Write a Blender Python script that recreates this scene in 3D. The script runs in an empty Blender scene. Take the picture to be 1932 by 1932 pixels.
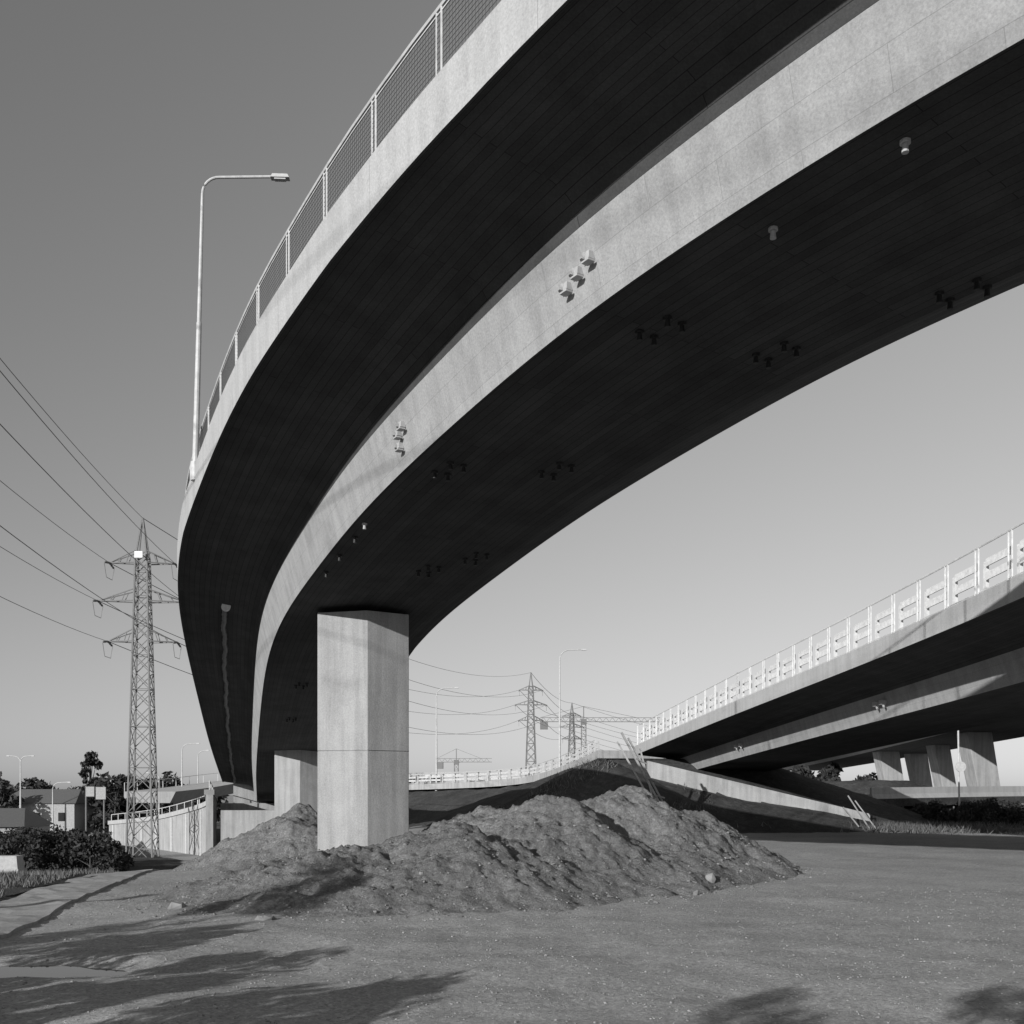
import bpy, math, random
import numpy as np
from mathutils import Vector, Matrix
random.seed(7); rng=np.random.default_rng(7)
EYE=2.4
scene=bpy.context.scene
scene.view_settings.view_transform='Standard'
scene.view_settings.look='None'
scene.view_settings.exposure=0

# ------------------------------------------------------------------ noise
def vnoise(x,y,seed=0.0):
    x=np.asarray(x,float); y=np.asarray(y,float)
    ix=np.floor(x); iy=np.floor(y); fx=x-ix; fy=y-iy
    fx=fx*fx*(3-2*fx); fy=fy*fy*(3-2*fy)
    def h(a,b):
        s=np.sin(a*127.1+b*311.7+seed*17.3)*43758.5453
        return s-np.floor(s)
    return (h(ix,iy)*(1-fx)+h(ix+1,iy)*fx)*(1-fy)+(h(ix,iy+1)*(1-fx)+h(ix+1,iy+1)*fx)*fy
def fbm(x,y,octv=4,seed=0.0,gain=.5):
    a=1.0;f=1.0;s=0;t=0
    for i in range(octv):
        s=s+a*(vnoise(x*f+i*3.7,y*f-i*5.1,seed+i)-.5); t+=a; a*=gain; f*=2.03
    return s/t*2
def ss(t):
    t=np.clip(t,0,1); return t*t*(3-2*t)
def terr(x,y):
    x=np.asarray(x,float); y=np.asarray(y,float)
    z=-3.8*ss((y-22)/56)*ss((-x-6)/11)
    z=z-0.19*np.exp(-(((x+6.3)/1.5)**2+((y-14.1)/.6)**2))
    near=np.exp(-((x/60)**2+((y-20)/60)**2))
    z=z+near*(0.07*fbm(x*.35,y*.35,3,1)+0.05*fbm(x*1.1,y*1.1,4,2)+0.03*fbm(x*4,y*4,2,5))
    return z

# ------------------------------------------------------------------ materials
def mat_new(name):
    m=bpy.data.materials.new(name); m.use_nodes=True
    nt=m.node_tree; b=nt.nodes['Principled BSDF']; return m,nt,b
def N(nt,t,**k):
    n=nt.nodes.new(t)
    for a,v in k.items(): setattr(n,a,v)
    return n
def g(v): return (v,v,v,1)
def ramp(nt,src,stops):
    r=N(nt,'ShaderNodeValToRGB'); e=r.color_ramp.elements
    e[0].position,e[0].color=stops[0][0],g(stops[0][1])
    e[1].position,e[1].color=stops[-1][0],g(stops[-1][1])
    for p,c in stops[1:-1]:
        q=e.new(p); q.color=g(c)
    nt.links.new(src,r.inputs[0]); return r.outputs[0]
def mul(nt,a,b,mode='MULTIPLY',fac=1.0):
    m=N(nt,'ShaderNodeMix',data_type='RGBA',blend_type=mode); m.inputs[0].default_value=fac
    nt.links.new(a,m.inputs[6]); nt.links.new(b,m.inputs[7]); return m.outputs[2]
def noise(nt,co,scale,detail=4,rough=.6,mapscale=None):
    n=N(nt,'ShaderNodeTexNoise'); n.inputs['Scale'].default_value=scale
    n.inputs['Detail'].default_value=detail; n.inputs['Roughness'].default_value=rough
    if mapscale:
        mp=N(nt,'ShaderNodeMapping'); mp.inputs['Scale'].default_value=mapscale
        nt.links.new(co,mp.inputs[0]); co=mp.outputs[0]
    nt.links.new(co,n.inputs['Vector']); return n.outputs['Fac']
def bump(nt,b,h,strength,dist):
    bp=N(nt,'ShaderNodeBump'); bp.inputs['Strength'].default_value=strength; bp.inputs['Distance'].default_value=dist
    nt.links.new(h,bp.inputs['Height'])
    nt.links.new(bp.outputs[0],b.inputs['Normal']); return bp
def concrete(name,base,boards=None,streak=.6,line=.55,var=.12):
    m,nt,b=mat_new(name); b.inputs['Roughness'].default_value=.9
    b.inputs['Specular IOR Level'].default_value=.2
    tc=N(nt,'ShaderNodeTexCoord'); ob=tc.outputs['Object']
    c=ramp(nt,noise(nt,ob,.9,5,.65),[(.25,base*(1-var)),(.75,base*(1+var))])
    f=ramp(nt,noise(nt,ob,28,3,.7),[(.3,.82),(.7,1.12)])
    c=mul(nt,c,f)
    st=ramp(nt,noise(nt,ob,.5,6,.75),[(.56,1.0),(.68,.80)])   # weathering patches
    c=mul(nt,c,st,fac=.8)
    if streak:
        s=ramp(nt,noise(nt,ob,1.0,4,.6,(3.2,3.2,.22)),[(.36,.74),(.6,1.06)])
        c=mul(nt,c,s,fac=streak)
    if boards:
        br=N(nt,'ShaderNodeTexBrick'); br.inputs['Scale'].default_value=1
        br.inputs['Brick Width'].default_value=boards[0]; br.inputs['Row Height'].default_value=boards[1]
        br.inputs['Mortar Size'].default_value=boards[2]; br.inputs['Mortar Smooth'].default_value=.5
        br.inputs['Color1'].default_value=g(1.04); br.inputs['Color2'].default_value=g(boards[3]); br.inputs['Mortar'].default_value=g(line)
        nt.links.new(tc.outputs['UV'],br.inputs['Vector'])
        c=mul(nt,c,br.outputs['Color'])
    nt.links.new(c,b.inputs['Base Color'])
    bump(nt,b,noise(nt,ob,20,3,.7),.4,.02)
    return m
def plain(name,v,rough=.6,metal=0,var=.15,scale=6):
    m,nt,b=mat_new(name); b.inputs['Roughness'].default_value=rough; b.inputs['Metallic'].default_value=metal
    tc=N(nt,'ShaderNodeTexCoord')
    c=ramp(nt,noise(nt,tc.outputs['Object'],scale,2,.6),[(.3,v*(1-var)),(.7,min(1,v*(1+var)))])
    nt.links.new(c,b.inputs['Base Color']); return m
def soil(name,lo,hi,peb=14,strength=.8,pc=1.3,dist=.06,bs=6,pd=.76):
    m,nt,b=mat_new(name); b.inputs['Roughness'].default_value=1; b.inputs['Specular IOR Level'].default_value=.05
    tc=N(nt,'ShaderNodeTexCoord'); ob=tc.outputs['Object']
    c=ramp(nt,noise(nt,ob,.35,5,.68),[(.3,lo),(.7,hi)])
    c2=ramp(nt,noise(nt,ob,11,5,.85),[(.3,.66),(.7,1.26)])
    c=mul(nt,c,c2)
    v=N(nt,'ShaderNodeTexVoronoi'); v.inputs['Scale'].default_value=peb; nt.links.new(ob,v.inputs['Vector'])
    bw=N(nt,'ShaderNodeRGBToBW'); nt.links.new(v.outputs['Color'],bw.inputs[0])
    c3=ramp(nt,bw.outputs[0],[(.1,pd),(.75,1.0),(.95,pc)])
    c=mul(nt,c,c3)
    nt.links.new(c,b.inputs['Base Color'])
    bump(nt,b,noise(nt,ob,bs,6,.82),strength,dist)
    return m
M_WEB=concrete('concrete_web',.32,(2.4,.5,.006,.96),.5,.74)
M_FASCIA=concrete('concrete_fascia',.39,(4.0,5.0,.010,.97),.4,.7,.08)
M_SOFFIT_SHADE=concrete('concrete_soffit_boards_shaded',.058,(5.2,.17,.008,.76),0,.3,.3)  # board-marked concrete, base colour darkened to carry the underside shade
M_PIER=concrete('concrete_pier',.33,None,.75)
M_ABUT=concrete('concrete_abutment',.34,None,.8)
M_DECK=plain('asphalt',.05,.9)
M_GROUND=soil('compacted_dirt',.31,.42,34,.8,1.3,.035,6)
M_PILE=soil('excavated_soil',.18,.27,22,1.0,1.3,.09,6)
M_EMB=soil('embankment_soil',.05,.10,5,.9,1.2)
M_GRASS_SOIL=soil('grassy_soil',.05,.10,10,.9)
M_CLOD=plain('soil_clod',.20,1,0,.35,3)
M_GRAVEL=plain('gravel_stone',.25,1,0,.4,3)
M_STEEL=plain('galvanised_steel',.45,.6,0)
M_STEELD=plain('weathered_steel',.15,.7,0)
M_WHITE=plain('painted_white',.7,.5)
M_PANEL=plain('sign_back_grey',.28,.6)
M_WIRE=plain('power_wire',.05,.6)
M_FIX=plain('fixture_grey',.38,.6)
M_FIXD=plain('fixture_dark',.012,.6)
M_LEAF=plain('foliage',.05,.8,0,.6,1.5)
M_LEAFD=plain('foliage_dark',.025,.8,0,.6,1.5)
M_BARK=plain('bark',.07,.9)
M_GRASS=plain('dry_grass',.12,.9,0,.4,3)
M_WOOD=plain('timber',.28,.8)
M_ROOF=plain('roof_tiles',.10,.8)
M_PLASTER=plain('plaster',.30,.9)
M_GLASS=plain('window_glass',.02,.1)
m,nt,b=mat_new('puddle_water'); b.inputs['Base Color'].default_value=g(.01); b.inputs['Roughness'].default_value=.03; b.inputs['Specular IOR Level'].default_value=1.0
M_WATER=m

# ------------------------------------------------------------------ mesh builder
class MB:
    def __init__(s): s.v=[];s.f=[];s.mi=[];s.cur=0
    def face(s,idx): s.f.append(tuple(idx)); s.mi.append(s.cur)
    def box(s,c,size,rz=0,taper=1.0,lean=(0,0)):
        cx,cy,cz=c; hx,hy,hz=[q/2 for q in size]; n=len(s.v); ca,sa=math.cos(rz),math.sin(rz)
        for k in (-1,1):
            t=taper if k==1 else 1
            for a,b_ in ((-1,-1),(1,-1),(1,1),(-1,1)):
                x=a*hx*t;y=b_*hy*t
                s.v.append((cx+x*ca-y*sa+(lean[0] if k==1 else 0),cy+x*sa+y*ca+(lean[1] if k==1 else 0),cz+k*hz))
        for q in ((0,3,2,1),(4,5,6,7),(0,1,5,4),(1,2,6,5),(2,3,7,6),(3,0,4,7)): s.face([n+i for i in q])
    def tube(s,pts,rad,n=6,cap=True):
        pts=[Vector(p) for p in pts]
        if not hasattr(rad,'__len__'): rad=[rad]*len(pts)
        base=len(s.v)
        for i,p in enumerate(pts):
            d=(pts[min(i+1,len(pts)-1)]-pts[max(i-1,0)]).normalized()
            a=Vector((0,0,1)) if abs(d.z)<.9 else Vector((1,0,0))
            u=d.cross(a).normalized(); w=d.cross(u)
            for k in range(n):
                an=2*math.pi*k/n+math.pi/4
                q=p+(u*math.cos(an)+w*math.sin(an))*rad[i]; s.v.append(tuple(q))
        for i in range(len(pts)-1):
            for k in range(n):
                a=base+i*n+k;b_=base+i*n+(k+1)%n
                s.face((a,b_,b_+n,a+n))
        if cap:
            s.face([base+k for k in range(n)][::-1]); s.face([base+(len(pts)-1)*n+k for k in range(n)])
    def beam(s,p,q,r=.03,n=4): s.tube([p,q],r,n)
    def prism(s,poly,z0,z1):
        n=len(s.v);k=len(poly)
        for z in (z0,z1):
            for p in poly: s.v.append((p[0],p[1],z))
        s.face(range(n,n+k)); s.face(range(n+k,n+2*k))
        for i in range(k):
            j=(i+1)%k; s.face((n+i,n+j,n+k+j,n+k+i))
    def obj(s,name,mats,parent=None,smooth=False,bevel=0):
        me=bpy.data.meshes.new(name); me.from_pydata(s.v,[],s.f)
        if not isinstance(mats,(list,tuple)): mats=[mats]
        for m_ in mats: me.materials.append(m_)
        me.polygons.foreach_set('material_index',s.mi)
        if smooth: me.polygons.foreach_set('use_smooth',[True]*len(s.f))
        me.update()
        o=bpy.data.objects.new(name,me); scene.collection.objects.link(o)
        if parent: o.parent=parent
        if bevel:
            bv=o.modifiers.new('bevel','BEVEL'); bv.width=bevel; bv.segments=2; bv.limit_method='ANGLE'
        return o
def empty(name,loc=(0,0,0)):
    e=bpy.data.objects.new(name,None); e.empty_display_size=.5; scene.collection.objects.link(e); return e

# ------------------------------------------------------------------ paths
def path(ctrl,step=.6,sm=9):
    P=np.array(ctrl,float); out=[]
    Q=np.vstack([2*P[0]-P[1],P,2*P[-1]-P[-2]])
    for i in range(1,len(Q)-2):
        p0,p1,p2,p3=Q[i-1],Q[i],Q[i+1],Q[i+2]
        for t in np.linspace(0,1,30,endpoint=False):
            out.append(.5*((2*p1)+(-p0+p2)*t+(2*p0-5*p1+4*p2-p3)*t*t+(-p0+3*p1-3*p2+p3)*t**3))
    out.append(P[-1]); out=np.array(out)
    d=np.r_[0,np.cumsum(np.linalg.norm(np.diff(out,axis=0),axis=1))]
    s=np.arange(0,d[-1],step)
    R=np.stack([np.interp(s,d,out[:,k]) for k in range(3)],1)
    for _ in range(sm):
        R[1:-1]=(R[:-2]+2*R[1:-1]+R[2:])/4
    return R
class Way:
    def __init__(s,R,fall=0.0,osc=None):
        s.R=R; t=np.gradient(R[:,:2],axis=0); t/=np.linalg.norm(t,axis=1)[:,None]
        s.t=t; s.n=np.stack([-t[:,1],t[:,0]],1); s.fall=fall
        s.s=np.r_[0,np.cumsum(np.linalg.norm(np.diff(R,axis=0),axis=1))]
        s.k=np.ones(len(R)) if osc is None else osc(R)
    def oo(s,i,o): return o if o<=.8 else .8+(o-.8)*s.k[i]
    def pt(s,i,o,z):
        i=int(max(0,min(len(s.R)-1,i))); r=s.R[i]; n=s.n[i]; o=s.oo(i,o)
        return (r[0]+n[0]*o,r[1]+n[1]*o,r[2]+z+s.fall*o)
    def near(s,Y): return int(np.argmin(np.abs(s.R[:,1]-Y)))
    def at(s,dist,o,z):
        r=[np.interp(dist,s.s,s.R[:,k]) for k in range(3)]
        nx=np.interp(dist,s.s,s.n[:,0]);ny=np.interp(dist,s.s,s.n[:,1])
        if o>.8: o=.8+(o-.8)*np.interp(dist,s.s,s.k)
        return (r[0]+nx*o,r[1]+ny*o,r[2]+z+s.fall*o)
def sweep(way,sec,name,mats,parent=None,i0=0,i1=None):
    i1=len(way.R) if i1 is None else i1
    K=len(sec); V=[];F=[];MI=[];UV=[]
    cum=[0]
    for a in range(K):
        p=sec[a];q=sec[(a+1)%K]; cum.append(cum[-1]+math.hypot(p[0]-q[0],p[1]-q[1]))
    for i in range(i0,i1):
        for (o,z,*_) in sec: V.append(way.pt(i,o,z))
    for i in range(i1-i0-1):
        for a in range(K):
            b_=(a+1)%K
            F.append((i*K+a,i*K+b_,(i+1)*K+b_,(i+1)*K+a)); MI.append(sec[a][2])
            u0,u1=way.s[i0+i],way.s[i0+i+1]
            UV+= [(u0,cum[a]),(u0,cum[a+1]),(u1,cum[a+1]),(u1,cum[a])]
    F.append(tuple(range(K))); MI.append(0); UV+=[(0,0)]*K
    F.append(tuple((i1-i0-1)*K+k for k in range(K))); MI.append(0); UV+=[(0,0)]*K
    me=bpy.data.meshes.new(name); me.from_pydata(V,[],F)
    for m_ in mats: me.materials.append(m_)
    me.polygons.foreach_set('material_index',MI)
    uv=me.uv_layers.new(name='UVMap'); uv.data.foreach_set('uv',np.array(UV,float).ravel())
    me.update(); o=bpy.data.objects.new(name,me); scene.collection.objects.link(o)
    if parent: o.parent=parent
    return o

# ------------------------------------------------------------------ main overpass
E=EYE
main_ctrl=[(28,-4.5,8.0+E),(17,1.0,7.9+E),(11,4.9,7.8+E),(7.6,7.8,7.7+E),(5.1,10.2,7.6+E),(2.93,13.03,7.45+E),(1.48,14.77,7.3+E),(-.63,18.4,7.0+E),
 (-3.14,22.8,6.5+E),(-5.21,27.5,6.05+E),(-7.38,32.7,5.5+E),(-9.63,39.9,4.65+E),(-14.4,58,2.85+E),(-18.75,75,1.15+E),(-23.9,96,-.95+E)]
W1=Way(path(main_ctrl,.5,40),.03,lambda R: np.interp(R[:,1],[8,12,15,18.5,22,31],[.62,.68,.73,.84,.90,1.0]))
# (offset, height, material index of the edge that starts here) 0 web,1 fascia,2 shade-darkened soffit (also darkens the upper-web fillet),3 asphalt
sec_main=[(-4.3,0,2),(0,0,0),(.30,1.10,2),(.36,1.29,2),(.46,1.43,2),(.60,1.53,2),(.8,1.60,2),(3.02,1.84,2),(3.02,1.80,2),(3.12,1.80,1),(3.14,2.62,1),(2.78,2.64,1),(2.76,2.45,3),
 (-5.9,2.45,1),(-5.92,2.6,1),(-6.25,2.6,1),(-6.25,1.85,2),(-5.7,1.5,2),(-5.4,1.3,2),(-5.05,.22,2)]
over=empty('highway_overpass')
sweep(W1,sec_main,'box_girder_deck',[M_WEB,M_FASCIA,M_SOFFIT_SHADE,M_DECK],over)
i_a,i_b=4,len(W1.R)-2
def railing(way,i_a,i_b,o_r,zr,H,name,parent,pstep=1.9,bar=.075,meshend=60,mat=M_STEEL):
    mb=MB()
    mb.tube([way.pt(i,o_r,zr+H) for i in range(i_a,i_b,2)],.03,5)
    mb.tube([way.pt(i,o_r,zr+.12) for i in range(i_a,i_b,2)],.016,4)
    mb.tube([way.pt(i,o_r,zr+H-.08) for i in range(i_a,i_b,2)],.014,4)
    d=way.s[i_a]
    while d<way.s[i_b]:
        t=way.t[int(np.argmin(np.abs(way.s-d)))]
        a=Vector(way.at(d,o_r,zr)); b_=Vector(way.at(d,o_r,zr+H))
        for e in (-.07,.07):
            q=Vector((t[0]*e,t[1]*e,0)); mb.beam(a+q,b_+q,.02)
        mb.box((a.x,a.y,a.z+.02),(.26,.14,.04),math.atan2(t[1],t[0]))
        d+=pstep
    mb.obj(name,mat,parent)
    m2=MB(); S=np.arange(way.s[i_a],min(way.s[i_b],way.s[i_a]+meshend),bar)
    for s_ in S:
        m2.tube([way.at(s_,o_r,zr+.12),way.at(s_,o_r,zr+H-.08)],.0045,3,False)
    for hz in np.arange(.2,H-.1,.075):
        m2.tube([way.at(s_,o_r,zr+hz) for s_ in np.arange(S[0],S[-1],1.0)],.004,3,False)
    m2.obj(name+'_wire_mesh',M_STEELD,parent)
railing(W1,W1.near(6),i_b,2.92,2.64,1.12,'parapet_railing',over,meshend=60)
mbr=MB()
mbr.tube([W1.pt(i,-6.1,3.6) for i in range(i_a,i_b,2)],.03,5)
for i in range(i_a,i_b,4): mbr.beam(W1.pt(i,-6.1,2.6),W1.pt(i,-6.1,3.6),.025)
mbr.obj('inner_railing',M_STEEL,over)

# piers : hexagonal blades
def pier(cx,cy,zb,zt,w,d,rz,name,parent,joint=None,side=.4,mat=M_PIER,cr=.1):
    ca,sa=math.cos(rz),math.sin(rz)
    hw,hd=w/2,d/2
    pl=[(-hw,-side),(cr*hw,-hd),(hw,-side),(hw,side),(cr*hw,hd),(-hw,side)]
    pl=[(cx+x*ca-y*sa,cy+x*sa+y*ca) for x,y in pl]
    mb=MB()
    if joint:
        mb.prism(pl,zb,joint-.012); mb.prism([(cx+(x-cx)*.985,cy+(y-cy)*.985) for x,y in pl],joint-.0118,joint+.0118); mb.prism(pl,joint+.012,zt)
    else: mb.prism(pl,zb,zt)
    return mb.obj(name,mat,parent,bevel=0.015)
pier(-4.62,31.9,-.5,5.4+E+.1,2.78,2.0,math.radians(7),'pier_1',over,joint=E+1.27)
pier(-12.95,62,-4,2.6+E+.12,2.75,2.0,math.radians(10),'pier_2',over)
# abutment
mb=MB(); mb.box((-22.6,95.5,-1.6),(8.8,1.6,6.0),math.radians(14)); mb.obj('abutment_wall',M_ABUT,over,bevel=.03)
mb=MB(); mb.box((-21.9,86.3,-1.7),(5.0,1.0,5.2),math.radians(5)); mb.obj('abutment_front_wall',M_ABUT,over,bevel=.03)
mb=MB(); mb.box((-21.5,99.4,0.0),(10.6,5.0,6.6),math.radians(14)); mb.obj('abutment_backwall',M_ABUT,over)
# fixtures on web and soffit
mb=MB(); mdk=MB()
def fix_web(Y,o_list):
    i=W1.near(Y)
    for k,(di,zz) in enumerate(o_list):
        p=Vector(W1.at(W1.s[i]+di,zz*.27,zz)); n=W1.n[i]; t=W1.t[i]; a=math.atan2(t[1],t[0])
        c=p+Vector((n[0]*.05,n[1]*.05,0))
        mb.box(tuple(c),(.10,.12,.12),a,taper=.8); mb.box((c.x+n[0]*.03,c.y+n[1]*.03,c.z-.1),(.17,.13,.03),a)
        q=c+Vector((t[0]*.12,t[1]*.12,.05)); mb.tube([q+Vector((n[0]*-.05,n[1]*-.05,0)),q,q+Vector((n[0]*.03,n[1]*.03,-.08))],[.03,.055,.045],10)
fix_web(15.3,[(-.3,.64),(0,.56),(.3,.48)])
fix_web(21.2,[(-.25,.70),(-.02,.62),(.04,.40)])
def hang(s_,o,white=False,k=.62):
    p=Vector(W1.at(s_,o,0)); M_=mb if white else mdk
    M_.tube([p,p+Vector((0,0,-.07*k))],.11*k,8); M_.tube([p+Vector((0,0,-.07*k)),p+Vector((0,0,-.24*k))],[.055*k,.075*k],8)
for Y,oo in ((15.6,-1.0),(15.2,-3.1),(20.9,-.6),(20.2,-2.6),(27,-2.6),(25.5,-3.4),(12.6,-3.9),(42,-1.3),(50,-1.3)):
    s0=W1.s[W1.near(Y)]
    for a_,b_ in ((0,0),(0,-.3),(-.55,-.1),(-.55,-.4)): hang(s0+a_,oo+b_)
for Y,oo in ((11.5,-.5),(13.1,-.66),(24.0,-.25)): hang(W1.s[W1.near(Y)],oo,True,.6)
for k in range(3): hang(W1.s[W1.near(25.2+k*1.2)],-.3)
mb.obj('junction_boxes',M_FIX,over,bevel=.006); mdk.obj('soffit_outlets',M_FIXD,over)
# drain pipe under cantilever
mb=MB(); i=W1.near(37.2); s0=W1.s[i]
pts=[];rad=[];k=0
while s0+k*.3<W1.s[-1]-1:
    s_=s0+k*.3; w=.035*math.sin(k*.23)+.02*math.sin(k*.8)
    pts.append(W1.at(s_,1.5+w+(s_-s0)*.008,1.62-.03*math.sin(k*.5))); rad.append(.10 if k%2 else .075); k+=1
mb.tube(pts,rad,8); mb.obj('drain_pipe',M_STEELD,over,smooth=True)
mb=MB(); p=Vector(pts[0]); q=Vector(pts[1]); d=(p-q).normalized(); mb.tube([p-d*.05,p+d*.12],.16,16); mb.obj('drain_pipe_collar',M_WHITE,over)

# ------------------------------------------------------------------ street lamps
def lamp(base,h,ang,arm=2.6,r=.09,name='street_lamp',lean=(0,0),double=False,rc=.9,mat=M_STEEL):
    mb=MB(); B=Vector(base); T=B+Vector((lean[0],lean[1],h-rc))
    mid=B.lerp(T,.55)
    mb.tube([B,B+Vector((0,0,.5))],[r*1.7,r*1.6],10)
    mb.tube([B,mid],[r*1.25,r],10); mb.tube([mid,T],[r*.85,r*.6],10)
    for sgn in ((1,-1) if double else (1,)):
        dx,dy=math.cos(ang)*sgn,math.sin(ang)*sgn
        pts=[]
        for k in range(9):
            a=k/8*math.pi/2
            pts.append(T+Vector((dx*rc*(1-math.cos(a)),dy*rc*(1-math.cos(a)),rc*math.sin(a))))
        e=T+Vector((dx*arm,dy*arm,rc+.06)); pts.append(e)
        mb.tube(pts,r*.55,8)
        c=e+Vector((dx*.2,dy*.2,0))
        mb.box((c.x,c.y,c.z),(.5,.2,.1),ang,taper=.8)
        mb.box((c.x,c.y,c.z-.07),(.3,.14,.04),ang)
    return mb.obj(name,mat,None,smooth=False,bevel=.004)
pb=W1.pt(W1.near(28.6),2.9,2.6)
lamp((-8.45,27.3,pb[2]-.3),8.1,math.radians(3),arm=1.85,r=.07,lean=(.2,0),rc=.45)
def place(px,Z): return (px-966)/1932*Z
lamp((place(833,120),112,2.5),11.3,0.0,2.0,.09)
lamp((place(1056,92),92,3.4),11.8,.1,2.0,.08)
lamp((-20,8,0),12.9,math.radians(-10),2.6,.13)  # out-of-view lamp post, added to throw a blurred shadow on the pier
lamp((-72,150,-3.8),11.5,0,1.6,.12,double=True)
lamp((-61,136,-3.8),7.5,0,2,.1)
lamp((-43.5,135,0),8.8,0,1.9,.1)
lamp((-46,150,-1),9.5,0,1.2,.1)
lamp((-51,148,-3.8),9,math.pi,1.5,.1)

# ------------------------------------------------------------------ second bridge (right)
r2=[(19.2,-18,5.2+E),(18.6,0,4.9+E),(18.0,15,4.6+E),(17.6,29,4.0+E),(16.6,40,3.4+E),(15.2,52,2.75+E),(13.7,65,2.0+E),(12.3,78,1.25+E)]
W2=Way(path(r2,1.0,20),.02)
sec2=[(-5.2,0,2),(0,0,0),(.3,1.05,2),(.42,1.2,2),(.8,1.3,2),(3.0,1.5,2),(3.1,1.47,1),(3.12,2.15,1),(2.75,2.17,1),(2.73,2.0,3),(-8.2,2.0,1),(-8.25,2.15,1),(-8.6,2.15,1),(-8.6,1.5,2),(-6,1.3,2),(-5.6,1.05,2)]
br2=empty('ramp_bridge'); sweep(W2,sec2,'box_girder_deck',[M_WEB,M_FASCIA,M_SOFFIT_SHADE,M_DECK],br2)
def guard(way,i0,i1,o,z0,H,name,parent,step=2.0,boards=(.62,1.0),rail=True,bh=.26,mat=M_STEEL):
    mb=MB()
    if rail:
        for hz,r in ((H,.035),(.1,.02)): mb.tube([way.pt(i,o,z0+hz) for i in range(i0,i1)],r,5)
    for hz in boards:   # flat rails set just behind the fence, in panels between posts
        d=way.s[i0]
        while d<way.s[min(i1,len(way.s)-1)]-step:
            a=Vector(way.at(d+.18*step,o-.2,z0+hz-.12));b_=Vector(way.at(d+.92*step,o-.2,z0+hz-.12))
            n=len(mb.v); dz=Vector((0,0,bh))
            off=Vector((way.n[0][0]*.04,way.n[0][1]*.04,0))
            mb.v+= [tuple(a),tuple(b_),tuple(b_+dz),tuple(a+dz),tuple(a-off),tuple(b_-off),tuple(b_+dz-off),tuple(a+dz-off)]
            for q in ((0,1,2,3),(4,7,6,5),(3,2,6,7),(0,4,5,1),(0,3,7,4),(1,5,6,2)): mb.face([n+j for j in q])
            d+=step
    d=way.s[i0]
    while d<way.s[min(i1,len(way.s)-1)]:
        for e in (-.1,.1): mb.beam(way.at(d+e,o,z0),way.at(d+e,o,z0+H),.03)
        k=int(np.argmin(np.abs(way.s-d))); p=way.at(d,o-.3,z0+.55); t=way.t[k]
        mb.box(p,(.16,.1,1.1),math.atan2(t[1],t[0]))
        d+=step
    mb.obj(name,mat,parent)
M_RAIL=plain('zinc_rail',.62,.5)
guard(W2,12,len(W2.R)-1,2.98,2.15,1.5,'guard_rail',br2,1.9,(.6,1.02),True,.24,M_RAIL)
mb=MB(); mb.box((11.2,79.4,3.0),(11.5,1.5,3.0),math.radians(6)); mb.obj('abutment_wall',M_ABUT,br2,bevel=.03)
# sloping wing wall : sheared prism
WX=(8.8,22.6); WY=(66.4,64.6); WZ=(4.45,1.05)
mb=MB(); n=0
for (x,y,zt) in ((WX[0],WY[0],WZ[0]),(WX[1],WY[1],WZ[1])):
    for (dy,z) in ((0,zt),(0.6,zt),(0.6,zt-2.4),(0,zt-2.4)): mb.v.append((x,y+dy,z))
for q in ((0,4,5,1),(1,5,6,2),(2,6,7,3),(3,7,4,0),(0,1,2,3),(4,7,6,5)): mb.face(q)
mb.obj('wing_wall',M_ABUT,br2,bevel=.02)
mb=MB()
for s_ in (W2.s[W2.near(44)],W2.s[W2.near(44)]+.6,W2.s[W2.near(62)],W2.s[W2.near(62)]+.8):
    p=Vector(W2.at(s_,.3,.65)); mb.box(tuple(p),(.3,.25,.2),1.6); mb.beam(p,p+Vector((-.02,-.2,-.22)),.05,6)
mb.obj('junction_boxes',M_FIX,br2)
pier(20,20,-.3,7,2.4,2,.1,'pier',br2)
# continuing elevated road to the left
r3=[(10.0,80,5.55),(8.0,90,4.7),(4,102,3.7),(-6,114,3.25),(-21,124,3.0)]
W3=Way(path(r3,1.0,20),0)
sweep(W3,[(-9,-.5,0),(3.4,-.5,0),(3.4,.12,0),(3.1,.12,1),(-8.7,.1,0),(-9,.1,0)],'elevated_road',[M_ABUT,M_DECK])
gr=empty('road_guard_rail'); guard(W3,2,len(W3.R)-2,3.1,.12,1.05,'near_rail',gr,2.0,(.4,.75),True,.2); guard(W3,2,len(W3.R)-2,-8,.12,1.6,'far_rail',gr,3.0,(.7,1.3),True,.2)
# third viaduct
r4=[(31,40,5.7+E),(37,75,5.6+E),(51,160,5.2+E),(58,220,4.6+E)]
W4=Way(path(r4,3.0,10),0); br3=empty('viaduct')
sweep(W4,[(-9,0,2),(0,0,0),(1,1.2,2),(3,1.4,1),(3,2.3,1),(2.7,2.3,3),(-12,2.3,1),(-12,1.4,2),(-10,1.2,2)],'viaduct_deck',[M_WEB,M_FASCIA,M_SOFFIT_SHADE,M_DECK],br3)
for k,(x,y,ww) in enumerate(((44.3,95,2.6),(53.5,99,2.6),(50.7,135,3.0),(57,141,2.6),(50.5,118,2.0))):
    mb=MB(); mb.box((x,y,4),(ww*.8,1.8,8.1),.1,taper=1.15,lean=(-1.5,0)); mb.obj('pier_%d'%(k+1),M_PIER,br3,bevel=.04)

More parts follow.
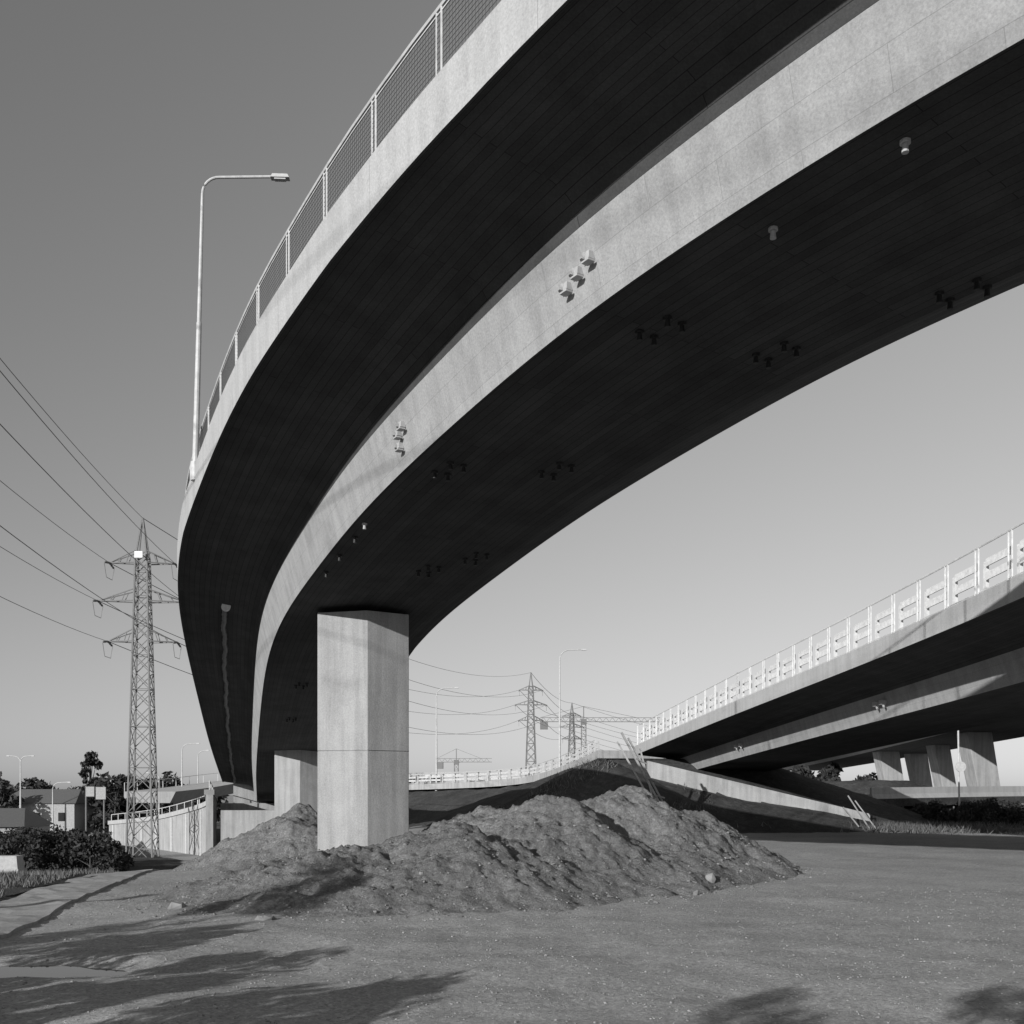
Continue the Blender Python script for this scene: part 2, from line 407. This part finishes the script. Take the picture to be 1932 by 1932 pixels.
# ------------------------------------------------------------------ ground
def grid_obj(name,X,Y,Z,mat,mask=None,smooth=True):
    ny,nx=X.shape; V=np.stack([X.ravel(),Y.ravel(),Z.ravel()],1)
    idx=np.arange(ny*nx).reshape(ny,nx)
    F=np.stack([idx[:-1,:-1],idx[:-1,1:],idx[1:,1:],idx[1:,:-1]],-1).reshape(-1,4)
    if mask is not None:
        mk=mask.ravel(); F=F[mk[F].any(1)]
    used,inv=np.unique(F,return_inverse=True); V=V[used]; F=inv.reshape(-1,4)
    me=bpy.data.meshes.new(name); me.vertices.add(len(V)); me.vertices.foreach_set('co',V.ravel())
    me.loops.add(len(F)*4); me.loops.foreach_set('vertex_index',F.ravel().astype(np.int32))
    me.polygons.add(len(F)); me.polygons.foreach_set('loop_start',np.arange(len(F),dtype=np.int32)*4)
    me.polygons.foreach_set('loop_total',np.full(len(F),4,np.int32))
    me.polygons.foreach_set('use_smooth',np.full(len(F),smooth))
    me.update(calc_edges=True); me.validate(); me.materials.append(mat)
    o=bpy.data.objects.new(name,me); scene.collection.objects.link(o); return o
u=np.linspace(-1,1,560); a_=6.5
ax=2500*np.sinh(a_*u)/math.sinh(a_)
X,Y=np.meshgrid(ax,ax+14)
grid_obj('ground',X,Y,terr(X,Y),M_GROUND)
mb=MB(); n=28; 
mb.v=[(-6.3+1.9*math.cos(2*math.pi*k/n)*(1+.15*math.sin(3*k)),14.1+.8*math.sin(2*math.pi*k/n),-.075) for k in range(n)]; mb.face(range(n)); mb.obj('puddle',M_WATER)

# dirt pile
cones=[(3.4,32.0,3.05,6.0),(.9,28.8,2.65,5.8),(-1.3,24.9,2.0,5.0),(-7.0,34.6,2.35,4.4),(-4.2,23.6,1.35,4.4),(5.6,33.6,2.1,3.9),(-6.0,28,.9,3.4),(-.8,32,2.3,5.0),(2.4,26.6,1.3,3.2),(-2.4,21.8,.8,2.7)]
def pile_h(x,y):
    wx=x+.8*fbm(x*.6,y*.6,3,11); wy=y+.8*fbm(x*.6,y*.6,3,12)
    acc=0;k=5.5
    for cx,cy,h,R in cones:
        r=np.sqrt((wx-cx)**2+(wy-cy)**2+.12)
        acc=acc+np.exp(k*(h*(1-r/R)))
    h=np.log(acc)/k-.2
    amp=np.clip(h+.2,0,1)
    rid=np.abs(fbm(x*1.1,y*1.1,4,23,.6))
    h=h+amp*(.24*fbm(x*.8,y*.8,4,21)+.16*rid-.03+.10*np.abs(fbm(x*3.5,y*3.5,3,25,.6))+.12*fbm(x*6,y*6,3,27,.8))
    return h
xs=np.arange(-12,11,.065); ys=np.arange(16.5,42,.075)
X,Y=np.meshgrid(xs,ys); H=pile_h(X,Y)
grid_obj('dirt_pile',X,Y,terr(X,Y)+H-.03,M_PILE,mask=H>0.0)
def ico():
    t=(1+5**.5)/2
    v=np.array([(-1,t,0),(1,t,0),(-1,-t,0),(1,-t,0),(0,-1,t),(0,1,t),(0,-1,-t),(0,1,-t),(t,0,-1),(t,0,1),(-t,0,-1),(-t,0,1)],float)
    f=np.array([(0,11,5),(0,5,1),(0,1,7),(0,7,10),(0,10,11),(1,5,9),(5,11,4),(11,10,2),(10,7,6),(7,1,8),(3,9,4),(3,4,2),(3,2,6),(3,6,8),(3,8,9),(4,9,5),(2,4,11),(6,2,10),(8,6,7),(9,8,1)])
    return v/np.linalg.norm(v[0]),f
IV,IF=ico()
def stones(name,P,S,mat):
    V=[];F=[]
    for i,(p,s) in enumerate(zip(P,S)):
        j=IV*(1+rng.uniform(-.25,.25,(12,1)))*s*rng.uniform(.6,1.15,3)
        a=rng.uniform(0,6.28);c,sn=math.cos(a),math.sin(a)
        j=np.stack([j[:,0]*c-j[:,1]*sn,j[:,0]*sn+j[:,1]*c,j[:,2]*.7],1)
        V.append(j+p); F.append(IF+i*12)
    V=np.vstack(V);F=np.vstack(F)
    me=bpy.data.meshes.new(name); me.from_pydata(V.tolist(),[],F.tolist()); me.materials.append(mat)
    o=bpy.data.objects.new(name,me); scene.collection.objects.link(o)
n=15000
yy=9+17*rng.random(n)**1.2; xx=(rng.random(n)-.5)*1.1*yy
hh=np.maximum(pile_h(xx,yy)-.03,0)*(pile_h(xx,yy)>0)
sz=.006+.018*rng.random(n)**4
stones('gravel',np.stack([xx,yy,terr(xx,yy)+hh-sz*.1],1),sz,M_GRAVEL)
n=14000
xx=rng.uniform(-11,9.5,n); yy=rng.uniform(17,39,n); hp=pile_h(xx,yy)
keep=(hp>-.25)&(hp<2.9)&(rng.random(n)<np.where(hp<.3,.8,.6)); xx,yy,hp=xx[keep],yy[keep],hp[keep]
sz=.012+.045*rng.random(len(xx))**4
big=(rng.random(len(xx))<.0025)&(hp<.7); sz=np.where(big,.09+.12*rng.random(len(xx)),sz)
stones('rubble',np.stack([xx,yy,terr(xx,yy)+np.where(hp>0,hp-.03,0)+sz*.05],1),sz,M_CLOD)

# path + grassy verge
def ribbon(name,ctrl,w,mat,lift=.03,step=.5,thick=.1):
    R=path([(a,b_,0) for a,b_ in ctrl],step,6); Wy=Way(R); mb=MB()
    for i in range(len(R)):
        for k,o in enumerate(np.linspace(-w/2,w/2,5)):
            x,y,_=Wy.pt(i,o,0); mb.v.append((x,y,float(terr(x,y))+lift))
        for o in (-w/2,w/2):
            x,y,_=Wy.pt(i,o,0); mb.v.append((x,y,float(terr(x,y))-thick))
    for i in range(len(R)-1):
        a=i*7;b_=a+7
        for k in range(4): mb.face((a+k,a+k+1,b_+k+1,b_+k))
        mb.face((a,b_,b_+5,a+5)); mb.face((a+4,a+6,b_+6,b_+4))
    return mb.obj(name,mat,None,smooth=False)
ribbon('footpath',[(-7.5,9),(-8.7,15),(-10,21),(-11.8,30),(-15,42),(-19.5,56),(-24,76)],1.5,M_ABUT,.06)
xs=np.arange(-75,-9,.4); ys=np.arange(17,120,.4); X,Y=np.meshgrid(xs,ys)
lx=np.interp(Y,[9,15,21,30,42,56,76,90,120],[-7.5,-8.7,-10,-11.8,-15,-19.5,-24,-28,-45])-1.1
D=lx-X+.8*fbm(X*.4,Y*.4,3,31)
grid_obj('grass_verge',X,Y,terr(X,Y)+.05*ss(D)+.06+.10*fbm(X*.8,Y*.8,4,33)*ss(D/2),M_GRASS_SOIL,mask=D>0)
def blades(name,P,h,mat,w=.02,spread=.35):
    n=len(P); a=rng.uniform(0,6.28,n); hh=h*rng.uniform(.4,1.2,n)
    dx=np.cos(a)*w; dy=np.sin(a)*w
    l=rng.normal(0,spread,(n,2))*hh[:,None]
    V=np.empty((n,3,3)); V[:,0]=P+np.stack([dx,dy,0*dx],1); V[:,1]=P-np.stack([dx,dy,0*dx],1)
    V[:,2]=P+np.stack([l[:,0],l[:,1],hh],1)
    me=bpy.data.meshes.new(name); me.from_pydata(V.reshape(-1,3).tolist(),[],np.arange(n*3).reshape(n,3).tolist()); me.materials.append(mat)
    o=bpy.data.objects.new(name,me); scene.collection.objects.link(o)
n=22000; yy=rng.uniform(17,60,n); lx=np.interp(yy,[9,15,21,30,42,56,76],[-7.5,-8.7,-10,-11.8,-15,-19.5,-24])-1.0; xx=lx-rng.random(n)**1.3*13
k=fbm(xx*.5,yy*.5,3,41)>-.1; blades('grass',np.stack([xx,yy,terr(xx,yy)+.06],1)[k],.22,M_GRASS,.018)
n=5000; xx=rng.normal(26,2.4,n); yy=rng.normal(63.5,1.8,n); k=fbm(xx*.9,yy*.9,3,43)>-.15
blades('weeds',np.stack([xx,yy,terr(xx,yy)],1)[k],.6,M_GRASS,.03,.6)

# ------------------------------------------------------------------ embankment at right
def emb_h(x,y):
    h=np.full(x.shape,-5.0)
    for i in range(0,len(W3.R),4):
        px,py,pz=W3.R[i]; tx,ty=W3.t[i]; cx=px+ty*2.8; cy=py-tx*2.8
        r=np.sqrt((x-cx)**2+(y-cy)**2); h=np.maximum(h,np.minimum(pz-.7,pz-.7-(r-6.5)*.35))
    # paved slope in front of the wing wall
    zt=np.interp(x,WX,WZ); yw=np.interp(x,WX,WY)
    hp=np.where(y<yw+.3,zt-1.05-(yw-y)*.45,np.minimum(zt-.35,3.4))
    hp=hp-np.maximum(0,8.3-x)*.8-np.maximum(0,x-23)*.7-np.maximum(0,y-80)*.6
    h=np.maximum(h,hp)
    r=np.sqrt(((x-5.6)*.8)**2+((y-64)*1.0)**2); h=np.maximum(h,4.9-np.sqrt(r*r+.4)*.66)
    r=np.sqrt(((x-31)*.8)**2+((y-90))**2); h=np.maximum(h,3.4-(np.maximum(r-3,0))*.42)
    amp=np.where((x>7.5)&(x<24)&(y>58)&(y<70),.25,1.0)
    h=h+amp*(.14*fbm(x*.35,y*.35,4,51)+.08*fbm(x*1.5,y*1.5,3,52))
    return h
xs=np.arange(-45,52,.35); ys=np.arange(50,150,.35); X,Y=np.meshgrid(xs,ys); H=emb_h(X,Y)
grid_obj('embankment',X,Y,H,M_EMB,mask=H>terr(X,Y)-.3)
n=3500; xx=rng.normal(5,4.0,n); yy=rng.normal(62,3,n); hz=emb_h(xx,yy); k=(hz>.2)&(fbm(xx*.4,yy*.4,3,61)>.05)
blades('embankment_grass',np.stack([xx,yy,hz],1)[k],.3,M_GRASS,.03,.5)
# leaning timber poles
mb=MB()
for a,b_,r in (((6.2,58,5.8),(8.5,58.3,1.6),.08),((6.6,58.2,5.5),(8.8,58.5,1.5),.07),((6.0,58.4,5.3),(7.5,58.2,2.6),.07),((7.3,58.4,4.9),(8.0,58.1,2.0),.06)): mb.beam(a,b_,r)
for t in (.35,.6,.85): mb.beam((6.2+2.3*t,58,5.8-4.2*t),(6.9+2.1*t,58.3,5.4-3.9*t),.05)
mb.obj('leaning_timber_poles',M_WOOD)
mb=MB()
for a,b_ in (((20.5,62.5,2.2),(21.8,62.5,.2)),((21.0,62.7,1.9),(22.2,62.5,.2)),((20.2,62.5,1.5),(21.2,62.6,.3))): mb.beam(a,b_,.05)
mb.obj('timber_props',M_WOOD)
# barrier and road at right
r5=[(27,78,1.9),(34,82,2.0),(45,88,2.1),(70,98,2.2),(110,110,2.3)]
W5=Way(path(r5,1.5,8),0)
sweep(W5,[(-1,-.6,0),(12,-.6,0),(12,0,0),(-1,0,0)],'road',[M_EMB,M_DECK])
gb=empty('concrete_barrier'); sweep(W5,[(-.7,0,0),(-.1,0,0),(-.3,.35,0),(-.32,.85,0),(-.48,.85,0),(-.5,.35,0)],'barrier_wall',[M_FASCIA],gb)
mb=MB(); mb.tube([W5.pt(i,-.9,-.35) for i in range(len(W5.R))],.12,4)
for i in range(0,len(W5.R),2): mb.beam(W5.pt(i,-.9,-1.9),W5.pt(i,-.9,-.3),.06)
mb.obj('steel_rail',M_STEELD,gb)
mb=MB(); mb.beam((30.6,70,-.1),(30.5,70,6.95),.06,8); mb.tube([(30.62,69.9,4.15),(30.62,69.85,4.15)],.36,24)
mb.obj('traffic_sign',M_STEEL)

# ------------------------------------------------------------------ left retaining wall etc
Rw=path([(-26.0,88,2.2),(-28.4,97.0,1.2),(-33.5,105,.2),(-39.5,113,-.7),(-48.5,124,-1.5)],.8,10); Ww=Way(Rw)
mbw=empty('retaining_wall'); sweep(Ww,[(-.3,-6.5,0),(.3,-6.5,0),(.3,0,0),(-.3,0,0)],'wall',[M_ABUT],mbw)
sweep(Ww,[(-.4,0,0),(.45,0,0),(.45,.45,0),(-.4,.45,0)],'coping',[M_FASCIA],mbw)
mb=MB(); mb.tube([Ww.pt(i,0,1.2) for i in range(len(Rw))],.05,4)
for i in range(0,len(Rw),3): mb.beam(Ww.pt(i,0,.4),Ww.pt(i,0,1.2),.05)
for i in range(4,len(Rw)-1,6):
    p=Ww.pt(i,.34,-3.2); t=Ww.t[i]; mb.box(p,(.5,.1,6.2),math.atan2(t[1],t[0]))
mb.obj('wall_rail',M_STEEL,mbw)
Rv=path([(-47,128,2.0),(-43.5,134,2.6),(-39.5,139,3.4),(-33,144,4.2)],1,6); Wv=Way(Rv)
fb=empty('flyover_ramp'); sweep(Wv,[(-6,-.9,0),(1.5,-.9,0),(2.2,-.2,0),(2.2,.5,0),(-7,.5,0)],'deck',[M_FASCIA],fb)
mb=MB(); mb.tube([Wv.pt(i,2.1,1.6) for i in range(len(Rv))],.05,4)
for i in range(0,len(Rv),2): mb.beam(Wv.pt(i,2.1,.5),Wv.pt(i,2.1,1.6),.05)
mb.box((-43,134,-1.5),(2,2,7)); mb.obj('railing',M_STEEL,fb)

# ------------------------------------------------------------------ pylons and wires
ARMS=((.868,3.05),(.757,4.1),(.640,3.2))
def pylon(x,y,zb,H,rz,name='electricity_pylon',bw=1.2,r=.07,mat=M_STEELD):
    mb=MB(); ca,sa=math.cos(rz),math.sin(rz)
    def L(a,b_,z): return (x+a*ca-b_*sa,y+a*sa+b_*ca,zb+z)
    def wd(t): return bw*(1-t)+.45*t if t<.9 else .42*(1-(t-.9)/.1)+.02
    lv=[0]; t=0
    while t<.9: 
        t=min(.9,t+wd(t)*1.9/H*1.05); lv.append(t)
    lv.append(1.0)
    cor=((-1,-1),(1,-1),(1,1),(-1,1))
    for k in range(len(lv)-1):
        t0,t1=lv[k],lv[k+1]; w0,w1=wd(t0),wd(t1)
        for i in range(4):
            a,b_=cor[i]; c,d=cor[(i+1)%4]
            mb.beam(L(a*w0,b_*w0,t0*H),L(a*w1,b_*w1,t1*H),r*1.4)
            if t1<=.9:
                mb.beam(L(a*w0,b_*w0,t0*H),L(c*w1,d*w1,t1*H),r*.7); mb.beam(L(c*w0,d*w0,t0*H),L(a*w1,b_*w1,t1*H),r*.7)
                if k%2==0: mb.beam(L(a*w0,b_*w0,t0*H),L(c*w0,d*w0,t0*H),r*.7)
    tips=[L(0,0,H)]
    for t,al in ARMS:
        w=wd(t)
        for sg in (-1,1):
            tip=L(sg*al,0,t*H)
            for b_ in (-1,1):
                mb.beam(L(sg*w,b_*w,t*H),tip,r); mb.beam(L(sg*w,b_*w,t*H+1.1),tip,r*.9)
                for q in (.33,.66): 
                    p0=Vector(L(sg*w,b_*w,t*H)).lerp(Vector(tip),q); p1=Vector(L(sg*w,b_*w,t*H+1.1)).lerp(Vector(tip),q-.1); mb.beam(p0,p1,r*.6)
            e=Vector(tip); 
            for dd in (-1,1):
                f=e+Vector((-sa*dd*1.4,ca*dd*1.4,-.25)); mb.tube([e.lerp(f,q/6) for q in range(7)],[.12 if q%2 else .05 for q in range(7)],6)
            mb.tube([e+Vector((0,-1.2,-.3)),e+Vector((0,-.7,-1.5)),e+Vector((0,.7,-1.5)),e+Vector((0,1.2,-.3))],.03,4)
            tips.append(tip)
    mb.obj(name,mat); return tips
T0=pylon(-12,-45,0,32,math.radians(-10))
T1=pylon(-35.0,97,-4.2,32.6,math.radians(5))
T2=pylon(5.0,270,-1,35,math.radians(5),r=.11,bw=1.6)
T3=pylon(20.5,350,-1,34,math.radians(8),r=.13,bw=1.7)
mb=MB(); mb.box((-35.0,96,-4.2+.868*32.2+.95),(.75,.15,.6)); mb.obj('pylon_plate',M_WHITE)
wo=empty('power_lines')
def wires(A,B,sag,r,name):
    mb=MB()
    for a,b_ in zip(A,B):
        a=Vector(a);b_=Vector(b_); pts=[]
        for k in range(31):
            t=k/30; p=a.lerp(b_,t); p.z-=4*sag*t*(1-t); pts.append(p)
        mb.tube(pts,r,4,False)
    mb.obj(name,M_WIRE,wo)
wires(T0,T1,3.5,.022,'span_1'); wires(T1,T2,6,.035,'span_2'); wires(T2,T3,2,.05,'span_3')
wires(T3,[(t[0]+150,t[1]+160,t[2]) for t in T3],9,.05,'span_4')

def crane(x,y,zb,H,jib,cj,ang,r=.25,name='tower_crane'):
    mb=MB(); w=.9
    ca,sa=math.cos(ang),math.sin(ang)
    n=int(H/2.4)
    for i in range(n):
        z0=zb+H*i/n;z1=zb+H*(i+1)/n
        c=[(x-w,y-w),(x+w,y-w),(x+w,y+w),(x-w,y+w)]
        for k in range(4):
            a=c[k];b_=c[(k+1)%4]; mb.beam((*a,z0),(*a,z1),r*.7); mb.beam((*a,z0),(*b_,z1),r*.4); mb.beam((*a,z1),(*b_,z1),r*.4)
    T=zb+H; mb.box((x,y,T+1),(2.2,2.2,2)); mb.beam((x,y,T),(x,y,T+7),r)
    def P(d,h): return (x+d*ca,y+d*sa,T+h)
    for lo,hi in ((0,jib),(-cj,0)):
        mb.beam(P(lo,1),P(hi,1),r*.8); mb.beam(P(lo,2.6),P(hi,2.6),r*.6)
        k=lo
        while k<hi-1.5: mb.beam(P(k,1),P(k+1.25,2.6),r*.4); mb.beam(P(k+1.25,2.6),P(k+2.5,1),r*.4); k+=2.5
    mb.beam(P(0,7),P(jib*.7,2.6),r*.4); mb.beam(P(0,7),P(-cj,2.6),r*.4)
    mb.box(P(-cj+1.5,-.5),(3,1.5,3),ang)
    mb.obj(name,M_STEELD)
crane(28,400,0,29,30,17,.02)
crane(-25,460,0,15,16,9,-.1)

# ------------------------------------------------------------------ vegetation
def leaves(centers,radii,per,size,flat=.8):
    V=[]
    for c,r,n in zip(centers,radii,per):
        d=rng.normal(size=(n,3)); d/=np.linalg.norm(d,axis=1)[:,None]
        rr=r*rng.random(n)**.45
        P=np.array(c)+d*rr[:,None]*np.array([1,1,flat])
        a=rng.normal(size=(n,3)); a/=np.linalg.norm(a,axis=1)[:,None]
        b_=np.cross(a,rng.normal(size=(n,3))); b_/=np.linalg.norm(b_,axis=1)[:,None]
        s=size*rng.uniform(.5,1.3,(n,1))
        V.append(np.stack([P-a*s,P-b_*s*.5,P+a*s,P+b_*s*.5],1))
    return np.concatenate(V).reshape(-1,3)
def veg(name,trees,leafsize,mat=M_LEAF):
    mb=MB(); LV=[]
    for (x,y,zb,h,cr,nc,nl,low) in trees:
        tr=max(.05,h*.022); top=Vector((x+rng.normal(0,.04)*h,y,zb+h*.8))
        B=Vector((x,y,zb-.2)); mb.tube([B,B.lerp(top,.4)+Vector((rng.normal(0,.1),0,0)),top],[tr,tr*.7,tr*.2],6)
        cs=[];rs=[];ps=[]
        for k in range(nc):
            t=rng.random(); zz=zb+h*(low+(1-low)*t)
            prof=math.sin(math.pi*min(.97,(.12+.82*t)))**.7
            an=rng.uniform(0,6.28); q=cr*prof*rng.random()**.6
            c=Vector((x+math.cos(an)*q,y+math.sin(an)*q,zz)); cs.append(tuple(c)); rs.append(cr*rng.uniform(.22,.42)); ps.append(nl)
            if k%2==0: mb.tube([B.lerp(top,max(.15,min(.95,(zz-zb)/h*.8))),c],[tr*.35,tr*.08],4)
        LV.append(leaves(cs,rs,ps,leafsize))
    LV=np.concatenate(LV); n0=len(mb.v); mb.v+= [tuple(v) for v in LV.tolist()]; mb.cur=1
    for k in range(len(LV)//4): mb.face((n0+4*k,n0+4*k+1,n0+4*k+2,n0+4*k+3))
    return mb.obj(name,[M_BARK,mat])
T=[]
for k in range(64):
    px=rng.uniform(-60,410); Z=rng.uniform(150,210); h=rng.uniform(6.2,9.0)*(1 if px<330 else .85)
    T.append(((px-966)/1932*Z,Z,-4,h,h*.45,18,45,.03))
veg('tree_row',T,.5,M_LEAFD)
veg('poplar_tree',[((172-966)/1932*170,170,-4,12.8,1.8,40,70,.1)],.35,M_LEAFD)
T=[]
for k in range(48):
    px=rng.uniform(-70,200); Z=rng.uniform(66,84); h=rng.uniform(2.2,3.2)
    T.append(((px-966)/1932*Z,Z,float(terr((px-966)/1932*Z,Z)),h,1.9,14,80,.02))
veg('hedge',T,.17,M_LEAFD)
T=[(rng.uniform(28.5,42),rng.uniform(68,75),-.1,rng.uniform(1.0,1.9),1.5,14,90,.05) for k in range(26)]
veg('bushes',T,.13,M_LEAFD)
T=[(rng.uniform(22,60),rng.uniform(150,190),0,rng.uniform(4,7),3,12,50,.1) for k in range(20)]
T+=[(rng.uniform(-60,30),rng.uniform(320,420),0,rng.uniform(5,9),5,12,40,.1) for k in range(20)]
veg('tree_row',T,.6,M_LEAFD)
# unseen trees and shrubs, added beside and behind the camera to shadow the foreground
for (x,y,h,cr) in ((-9.2,7.2,2.7,1.3),(-10.9,9.4,2.9,1.6),(-7.9,4.2,3.2,1.3),(-6.8,6.2,1.5,1.0),(-9.9,4.8,2.8,1.4),(-6.3,3.4,2.3,1.0)):
    veg('shadow_caster_shrub',[(x,y,0,h,cr,22,170,.1)],.10)
for (x,y,h,cr) in ((-7.4,-2.6,5.2,1.3),(-4.6,-2.4,5.1,1.2),(-1.8,-4.2,5.4,1.3),(.6,-5.6,5.6,1.2),(-17,4,7.2,1.4)):
    veg('shadow_caster_tree',[(x,y,0,h,cr,13,110,.5)],.11)

# ------------------------------------------------------------------ house and billboard
def house(x,y,zb,w,d,h,rh,rz=0):
    e=empty('house'); mb=MB(); mb.box((x,y,zb+h/2),(w,d,h),rz); mb.obj('walls',M_PLASTER,e)
    mb=MB(); ca,sa=math.cos(rz),math.sin(rz)
    def L(a,b_,z): return (x+a*ca-b_*sa,y+a*sa+b_*ca,z)
    W_,D_=w/2+.4,d/2+.4
    mb.v=[L(-W_,-D_,zb+h+.02),L(W_,-D_,zb+h+.02),L(W_,D_,zb+h+.02),L(-W_,D_,zb+h+.02),L(-W_+1.5,0,zb+h+rh),L(W_-1.5,0,zb+h+rh)]
    for f in ((0,1,5,4),(2,3,4,5),(1,2,5),(3,0,4),(0,3,2,1)): mb.face(f)
    mb.obj('roof',M_ROOF,e)
    mb=MB()
    for k in range(3): 
        p=L(-w/3+k*w/3,-d/2-.03,zb+h*.55); mb.box(p,(1.1,.06,1.3),rz)
    mb.obj('windows',M_GLASS,e)
house(-53,104,-3.8,9,8,2.8,1.8,.1)
house(-72,160,-3.8,12,8,4.5,2.2,-.1)
e=empty('billboard'); mb=MB()
for dx in (-2.0,.2): mb.beam((-50+dx,125,-4),(-50+dx,125,3.2),.1,6)
mb.obj('posts',M_STEELD,e)
mb=MB(); mb.box((-51.4,124.8,2.5),(1.0,.15,1.2)); mb.box((-50.1,124.8,2.3),(1.2,.15,1.5)); mb.obj('panels',M_PANEL,e)
mb=MB(); mb.box((-27.2,55,-1.35),(1.6,1.0,.7),.1,taper=.9); mb.box((-27.2,55,-2.0),(1.7,1.1,.6),.1); mb.obj('utility_cabinet',M_FIX)

# ------------------------------------------------------------------ light
el=math.radians(16); az=math.atan2(-.6,-.8)
sd=Vector((math.sin(az)*math.cos(el),math.cos(az)*math.cos(el),math.sin(el)))
L=bpy.data.lights.new('sun','SUN'); L.energy=5.0; L.angle=math.radians(.5); L.color=(1,.997,.99)
lo=bpy.data.objects.new('sun',L); lo.rotation_euler=(-sd).to_track_quat('-Z','Y').to_euler(); scene.collection.objects.link(lo)
w=bpy.data.worlds.new('World'); scene.world=w; w.use_nodes=True; nt=w.node_tree
bg=nt.nodes['Background']; sky=N(nt,'ShaderNodeTexSky'); sky.sky_type='NISHITA'; sky.sun_disc=False
sky.sun_elevation=el; sky.sun_rotation=az%(2*math.pi); sky.air_density=1.0; sky.dust_density=1.0; sky.ozone_density=1.0
def M(op,a,b=None,c=None):
    n=N(nt,'ShaderNodeMath',operation=op)
    for i,v in enumerate((a,b,c)):
        if v is None: continue
        if isinstance(v,(int,float)): n.inputs[i].default_value=v
        else: nt.links.new(v,n.inputs[i])
    return n.outputs[0]
sp=N(nt,'ShaderNodeSeparateColor'); nt.links.new(sky.outputs[0],sp.inputs[0])
lum=M('MULTIPLY_ADD',sp.outputs[1],.6,M('MULTIPLY',sp.outputs[0],.9))
tc=N(nt,'ShaderNodeTexCoord'); sx=N(nt,'ShaderNodeSeparateXYZ'); nt.links.new(tc.outputs['Generated'],sx.inputs[0])
v=M('MULTIPLY',lum,M('MULTIPLY_ADD',sx.outputs[0],.6,1.12))
v=M('DIVIDE',v,M('MULTIPLY_ADD',v,.11,1.0))     # film shoulder: keeps the haze at the horizon below white
nt.links.new(v,bg.inputs[0]); bg.inputs[1].default_value=.135

# ------------------------------------------------------------------ camera
cd=bpy.data.cameras.new('camera'); cam=bpy.data.objects.new('camera',cd); scene.collection.objects.link(cam)
cam.location=(0,0,EYE); cam.rotation_euler=(math.radians(90),0,0)
cd.sensor_width=36; cd.lens=36; cd.shift_y=(1495-966)/1932; cd.clip_end=6000; cd.clip_start=.1
scene.camera=cam
